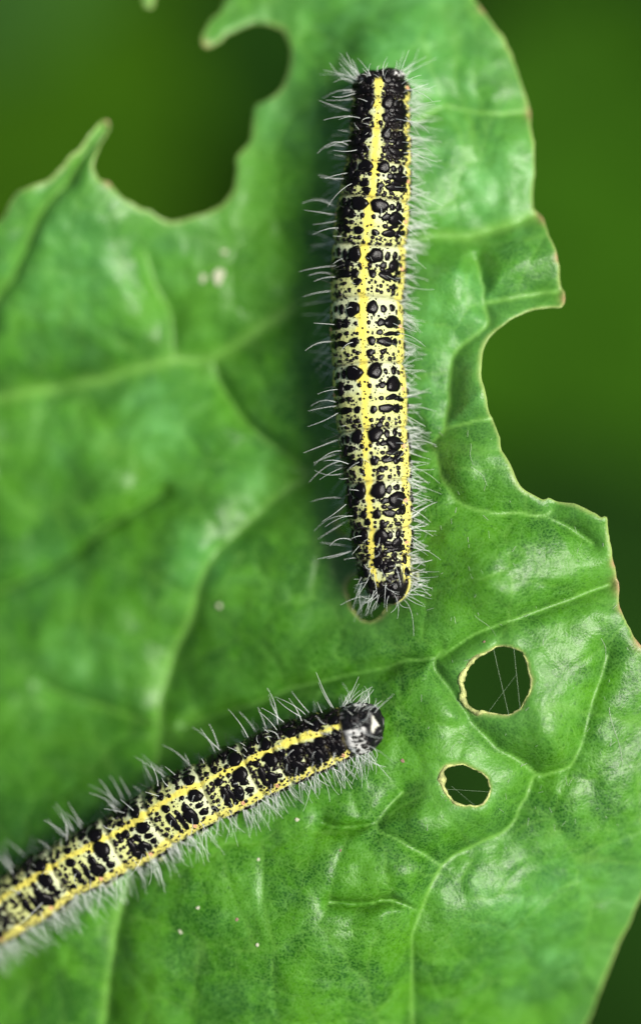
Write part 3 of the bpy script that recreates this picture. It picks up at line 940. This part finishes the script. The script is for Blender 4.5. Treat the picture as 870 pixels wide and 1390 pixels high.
    def build_legs(s):
        nseg = len(s.bs) - 1
        for k in range(1, nseg):
            if k in (4, 5, 10, 11): continue
            true_leg = k <= 3
            a = s.bs[k] + (s.bs[k + 1] - s.bs[k]) * .5
            for sg in (-1, 1):
                p, n, T, B = s.surf(a, sg * (150 if true_leg else 145))
                x, y = p[0] + B[0] * 0, p[1]
                foot = np.array([p[0] + n[0] * .12, p[1] + n[1] * .12, hs(p[0] + n[0] * .12, p[1] + n[1] * .12) + .01])
                path = np.linspace(p - n * .08, foot, 6)
                rad = np.linspace(.07, .02, 6) if true_leg else np.array([.12, .12, .105, .09, .10, .085])
                v, f = tube(path, rad, 8)
                c = np.vstack([v - s.o, (path[-1] - s.o)[None]])
                cap = np.array([(5 * 8 + j, 5 * 8 + (j + 1) % 8, len(v)) for j in range(8)])
                link('leg' if true_leg else 'proleg', mesh_np('leg', c, [f, cap]), M_LEG_BLACK if true_leg else M_LEG, s.root)


# upper caterpillar, head at the top
UP = [(514, 95, 44), (514, 98, 58), (515, 103, 66), (516, 110, 70), (517, 123, 78), (516, 161, 80), (513, 224, 89), (506, 287, 98), (502, 328, 99), (500, 368, 99), (498, 409, 98), (498, 442, 99), (500, 495, 98), (503, 541, 98),
      (506, 585, 95), (510, 622, 92), (513, 657, 89), (515, 686, 88), (518, 716, 85), (519, 745, 81), (522, 768, 76), (526, 784, 71), (529, 799, 61), (530, 809, 48), (530, 816, 32), (530, 820, 14)]
UPB = [(514, 95), (516, 108), (516, 136), (515, 176), (513, 222), (509, 268), (502, 328), (499, 409), (500, 496), (506, 584), (513, 656), (518, 715), (520, 757), (530, 820)]
up = Caterpillar('caterpillar', 'yellow and black hairy caterpillar stretched straight up the middle of the leaf', UP, UPB, ([0, .4, .6, .75, .9, 1], [-6, -7, -9, -17, -23, -30]), 3, .3)
up.face = 0.0
up.build_body(); up.build_marks(); up.build_hairs(72, (22, 56)); up.build_legs()

# lower caterpillar, head towards the two holes, tail out of the picture
LO = [(519, 984, 18), (517, 984, 34), (513, 984, 46), (506, 984, 58), (496, 985, 66), (484, 987, 70), (473, 989, 68), (462, 993, 70), (440, 1002, 77), (410, 1014, 82), (372, 1031, 84), (344, 1045, 85), (312, 1061, 86), (283, 1075, 86), (250, 1091, 86), (218, 1111, 86),
      (186, 1133, 85), (155, 1150, 84), (120, 1168, 81), (84, 1187, 80), (50, 1210, 84), (15, 1233, 86), (-30, 1260, 84), (-70, 1283, 77), (-110, 1308, 74), (-145, 1329, 64), (-160, 1338, 46), (-166, 1342, 18)]
LOB = [(519, 984), (471, 990), (447, 1000), (418, 1011), (385, 1025), (344, 1045), (283, 1075), (218, 1111), (155, 1150), (84, 1187), (15, 1230), (-45, 1266), (-95, 1298), (-166, 1342)]
lo = Caterpillar('caterpillar.001', 'yellow and black hairy caterpillar lying aslant at lower left, its head facing the two holes', LO, LOB, ([0, .15, .6, 1], [-20, -24, -24, -22]), 5, .3)
lo.face = 1.0
lo.build_body(); lo.build_marks(); lo.build_hairs(72, (20, 50)); lo.build_legs()

# ------------------------------------------------------------------ threads, flakes and specks on the leaf
def thread(a, b, label, rad=.006, sag=.0, onleaf=False, n=14):
    pa, pb = to_xy([a])[0], to_xy([b])[0]
    t = np.linspace(0, 1, n)
    xy = pa[None] * (1 - t)[:, None] + pb[None] * t[:, None]
    if onleaf:
        xy = xy + np.stack([np.sin(t * 5 + a[0]), np.cos(t * 4 + a[1])], 1) * .02
        z = np.array([hz(x, y) for x, y in xy]) + rad * .6
    else:
        za, zb = hz(*pa) - .02, hz(*pb) - .02
        z = za * (1 - t) + zb * t - sag * np.sin(t * math.pi)
    c = np.column_stack([xy, z]); o = c[0].copy()
    v, f = tube(c - o, rad * (.42 if onleaf else .30), 5)
    ob = link('silk_thread', mesh_np('silk_thread', v, f), M_SILK); ob.location = o
    tag(ob, label, 'thread', 'silk threads on the leaf')


thread((669, 880), (690, 972), 'slanting silk thread across the middle of the large hole', .005, .03)
thread((696, 876), (705, 964), 'steep silk thread nearest the right side of the large hole', .005, .02)
thread((700, 915), (660, 970), 'short faint silk thread crossing the bottom of the large hole', .003, .02)
thread((600, 1070), (666, 1074), 'level silk thread across the small hole', .003, .02)
thread((612, 1066), (645, 1093), 'short slanting silk thread low in the small hole', .003, .02)
thread((827, 958), (842, 1035), 'pale silk thread stuck to the leaf near its right edge, right of the large hole', .009, 0, True)
thread((816, 865), (824, 900), 'short pale silk thread stuck to the leaf, just above right of the large hole', .008, 0, True)
thread((645, 833), (672, 864), 'thin silk thread stuck to the leaf above the large hole', .005, 0, True)
thread((636, 600), (641, 632), 'fine pale silk thread on the raised green bulge beside the upper caterpillar', .006, 0, True)
thread((640, 632), (662, 660), 'lower fine silk thread on the raised bulge beside the upper caterpillar', .006, 0, True)

# tiny scratches and lint scattered on the wax: one mass
lint = []
for _ in range(110):
    px, py = random.uniform(560, 860), random.uniform(580, 1130)
    x, y = P(px, py)
    if not inside(np.array([x]), np.array([y]), OUT_XY)[0] or any(inside(np.array([x]), np.array([y]), hp)[0] for hp in HOLES): continue
    a = random.gauss(1.5, .6); ln = random.uniform(.02, .11); t = np.linspace(-.5, .5, 4)
    xs, ys = x + t * ln * math.cos(a), y + t * ln * math.sin(a)
    z = np.array([hs(i, j) for i, j in zip(xs, ys)]) + .004
    lint.append(tube(np.column_stack([xs, ys, z]), random.uniform(.0018, .0035), 4))
v, f = join(lint)
tag(link('lint', mesh_np('lint', v, f), M_SILK), 'tiny pale lint and wax scratches scattered over the right of the leaf', 'lint', None, 'stuff')


def speck(name, px, py, r, mat, label, cat, group, flat=.6, seed=0):
    x, y = to_xy([(px, py)])[0]; z = hz(x, y)
    v, f, t = dome(900 + seed, .16, 10, 4)
    me = mesh_np(name, v, [f, t])
    o = link(name, me, mat); o.location = (x, y, z); o.scale = (r, r * random.uniform(.7, 1.0), r * flat); o.rotation_euler[2] = random.uniform(0, 3)
    tag(o, label, cat, group)


G = 'tiny specks lying on the leaf'
speck('frass_speck', 546, 1032, .030, M_FRASS, 'dark brown speck on the leaf just right of the lower caterpillar’s head', 'speck', G, .8, 1)
speck('frass_speck', 657, 871, .020, M_FRASS, 'tiny dark speck on the upper rim of the large hole', 'speck', G, .8, 2)
speck('frass_speck', 462, 1153, .020, M_FRASS, 'tiny reddish speck below the lower caterpillar near a faint vein', 'speck', G, .8, 3)
speck('leaf_pustule', 404, 1112, .034, M_FLAKE, 'pale speck just below the hairs of the lower caterpillar', 'speck', G, .6, 4)
speck('leaf_pustule', 351, 1166, .028, M_FLAKE, 'uppermost pale speck of the group under the lower caterpillar', 'speck', G, .6, 5)
speck('leaf_pustule', 270, 1231, .034, M_FLAKE, 'pale speck at the left of the group under the lower caterpillar', 'speck', G, .6, 6)
speck('leaf_pustule', 322, 1247, .030, M_FRASS, 'brownish speck in the middle of the group under the lower caterpillar', 'speck', G, .6, 7)
speck('leaf_pustule', 350, 1281, .034, M_FLAKE, 'lowest right pale speck of the group under the lower caterpillar', 'speck', G, .6, 8)
speck('leaf_pustule', 246, 1264, .036, M_FLAKE, 'lowest left pale speck, nearest the shaded lower left of the leaf', 'speck', G, .6, 9)
speck('leaf_flake', 298, 377, .11, M_FLAKE, 'blurred white flake on the upper left of the leaf', 'flake', 'white flakes on the leaf', .3, 10)
speck('leaf_flake', 277, 379, .06, M_FLAKE, 'small blurred white flake left of the larger white flake', 'flake', 'white flakes on the leaf', .3, 11)
speck('leaf_flake', 305, 343, .05, M_FLAKE, 'small blurred white flake above the larger white flake', 'flake', 'white flakes on the leaf', .3, 12)
speck('leaf_flake', 300, 822, .05, M_FLAKE, 'thin pale flake on the blurred leaf left of the upper caterpillar’s tail', 'flake', 'white flakes on the leaf', .3, 13)

# ------------------------------------------------------------------ the blurred undergrowth far below
def ground_material():
    k = N('undergrowth')
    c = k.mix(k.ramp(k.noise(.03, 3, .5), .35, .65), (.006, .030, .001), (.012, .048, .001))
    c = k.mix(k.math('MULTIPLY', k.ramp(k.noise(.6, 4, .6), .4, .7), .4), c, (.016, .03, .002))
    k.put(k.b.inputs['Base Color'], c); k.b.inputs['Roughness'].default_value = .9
    k.b.inputs['Specular IOR Level'].default_value = .05
    return k.m


gs = 60; gl = np.linspace(-900, 900, gs)
ux, uy = np.meshgrid(gl, gl)
uz = -125 + 6 * (fbm(ux * .03, uy * .03, seed=90) - .5)
ii, jj = np.meshgrid(np.arange(gs - 1), np.arange(gs - 1), indexing='ij')
q = np.stack([ii * gs + jj, ii * gs + jj + 1, (ii + 1) * gs + jj + 1, (ii + 1) * gs + jj], -1).reshape(-1, 4)
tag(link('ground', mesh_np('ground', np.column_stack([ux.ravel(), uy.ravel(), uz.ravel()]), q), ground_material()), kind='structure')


def far_leaf(px, py, z, L, W, ang, col, label, seed):
    """a whole broad leaf of the undergrowth: cupped blade, midrib, side veins"""
    x, y = P(px, py, z)
    root = bpy.data.objects.new('undergrowth_leaf', None); COL.objects.link(root)
    root.location = (x, y, z); root.rotation_euler = (R(random.uniform(-14, 14)), R(random.uniform(-14, 14)), R(ang))
    tag(root, label, 'leaf', 'blurred leaves far below')
    n, m = 40, 17
    u = np.linspace(0, 1, n); w = np.linspace(-1, 1, m)
    UU, WW = np.meshgrid(u, w, indexing='ij')
    prof = W * np.sin(np.clip(UU, 0, 1) ** .8 * math.pi) ** .75 * (1 + .08 * np.sin(UU * 40 + seed))
    X = (UU - .5) * L; Y = WW * prof
    Z = .10 * W * WW ** 2 + .05 * L * np.sin(UU * 3.1) + .03 * W * np.sin(UU * 30 + abs(WW) * 6)
    top = np.column_stack([X.ravel(), Y.ravel(), Z.ravel()]); bot = top - [0, 0, .12]
    a, b = np.meshgrid(np.arange(n - 1), np.arange(m - 1), indexing='ij')
    f = np.stack([a * m + b, (a + 1) * m + b, (a + 1) * m + b + 1, a * m + b + 1], -1).reshape(-1, 4)
    e1 = np.array([(i * m, (i + 1) * m, (i + 1) * m + n * m, i * m + n * m) for i in range(n - 1)])
    e2 = np.array([((i + 1) * m + m - 1, i * m + m - 1, i * m + m - 1 + n * m, (i + 1) * m + m - 1 + n * m) for i in range(n - 1)])
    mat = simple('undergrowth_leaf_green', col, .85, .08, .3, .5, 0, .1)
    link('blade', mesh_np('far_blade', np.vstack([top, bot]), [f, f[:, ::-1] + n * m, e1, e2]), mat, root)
    c = np.column_stack([(u - .5) * L, u * 0, .05 * L * np.sin(u * 3.1) + .02 * W])
    v, ff = tube(c, np.linspace(.28, .05, n), 6)
    link('midrib', mesh_np('far_midrib', v, ff), mat, root)


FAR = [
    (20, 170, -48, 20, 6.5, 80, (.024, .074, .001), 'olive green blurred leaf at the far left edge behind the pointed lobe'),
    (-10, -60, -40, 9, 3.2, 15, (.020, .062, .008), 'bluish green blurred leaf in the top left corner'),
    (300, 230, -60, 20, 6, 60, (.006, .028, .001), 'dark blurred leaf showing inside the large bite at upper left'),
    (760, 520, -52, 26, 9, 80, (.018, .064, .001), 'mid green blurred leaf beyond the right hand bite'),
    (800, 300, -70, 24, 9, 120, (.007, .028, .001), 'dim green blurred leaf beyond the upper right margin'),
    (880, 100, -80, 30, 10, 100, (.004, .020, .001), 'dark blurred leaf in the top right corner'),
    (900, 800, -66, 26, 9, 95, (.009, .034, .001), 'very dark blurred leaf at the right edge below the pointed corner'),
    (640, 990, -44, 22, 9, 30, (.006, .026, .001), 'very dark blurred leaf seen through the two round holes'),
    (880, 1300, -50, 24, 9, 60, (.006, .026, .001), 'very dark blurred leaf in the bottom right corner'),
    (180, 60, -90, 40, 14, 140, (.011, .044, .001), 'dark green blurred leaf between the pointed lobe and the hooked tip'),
]
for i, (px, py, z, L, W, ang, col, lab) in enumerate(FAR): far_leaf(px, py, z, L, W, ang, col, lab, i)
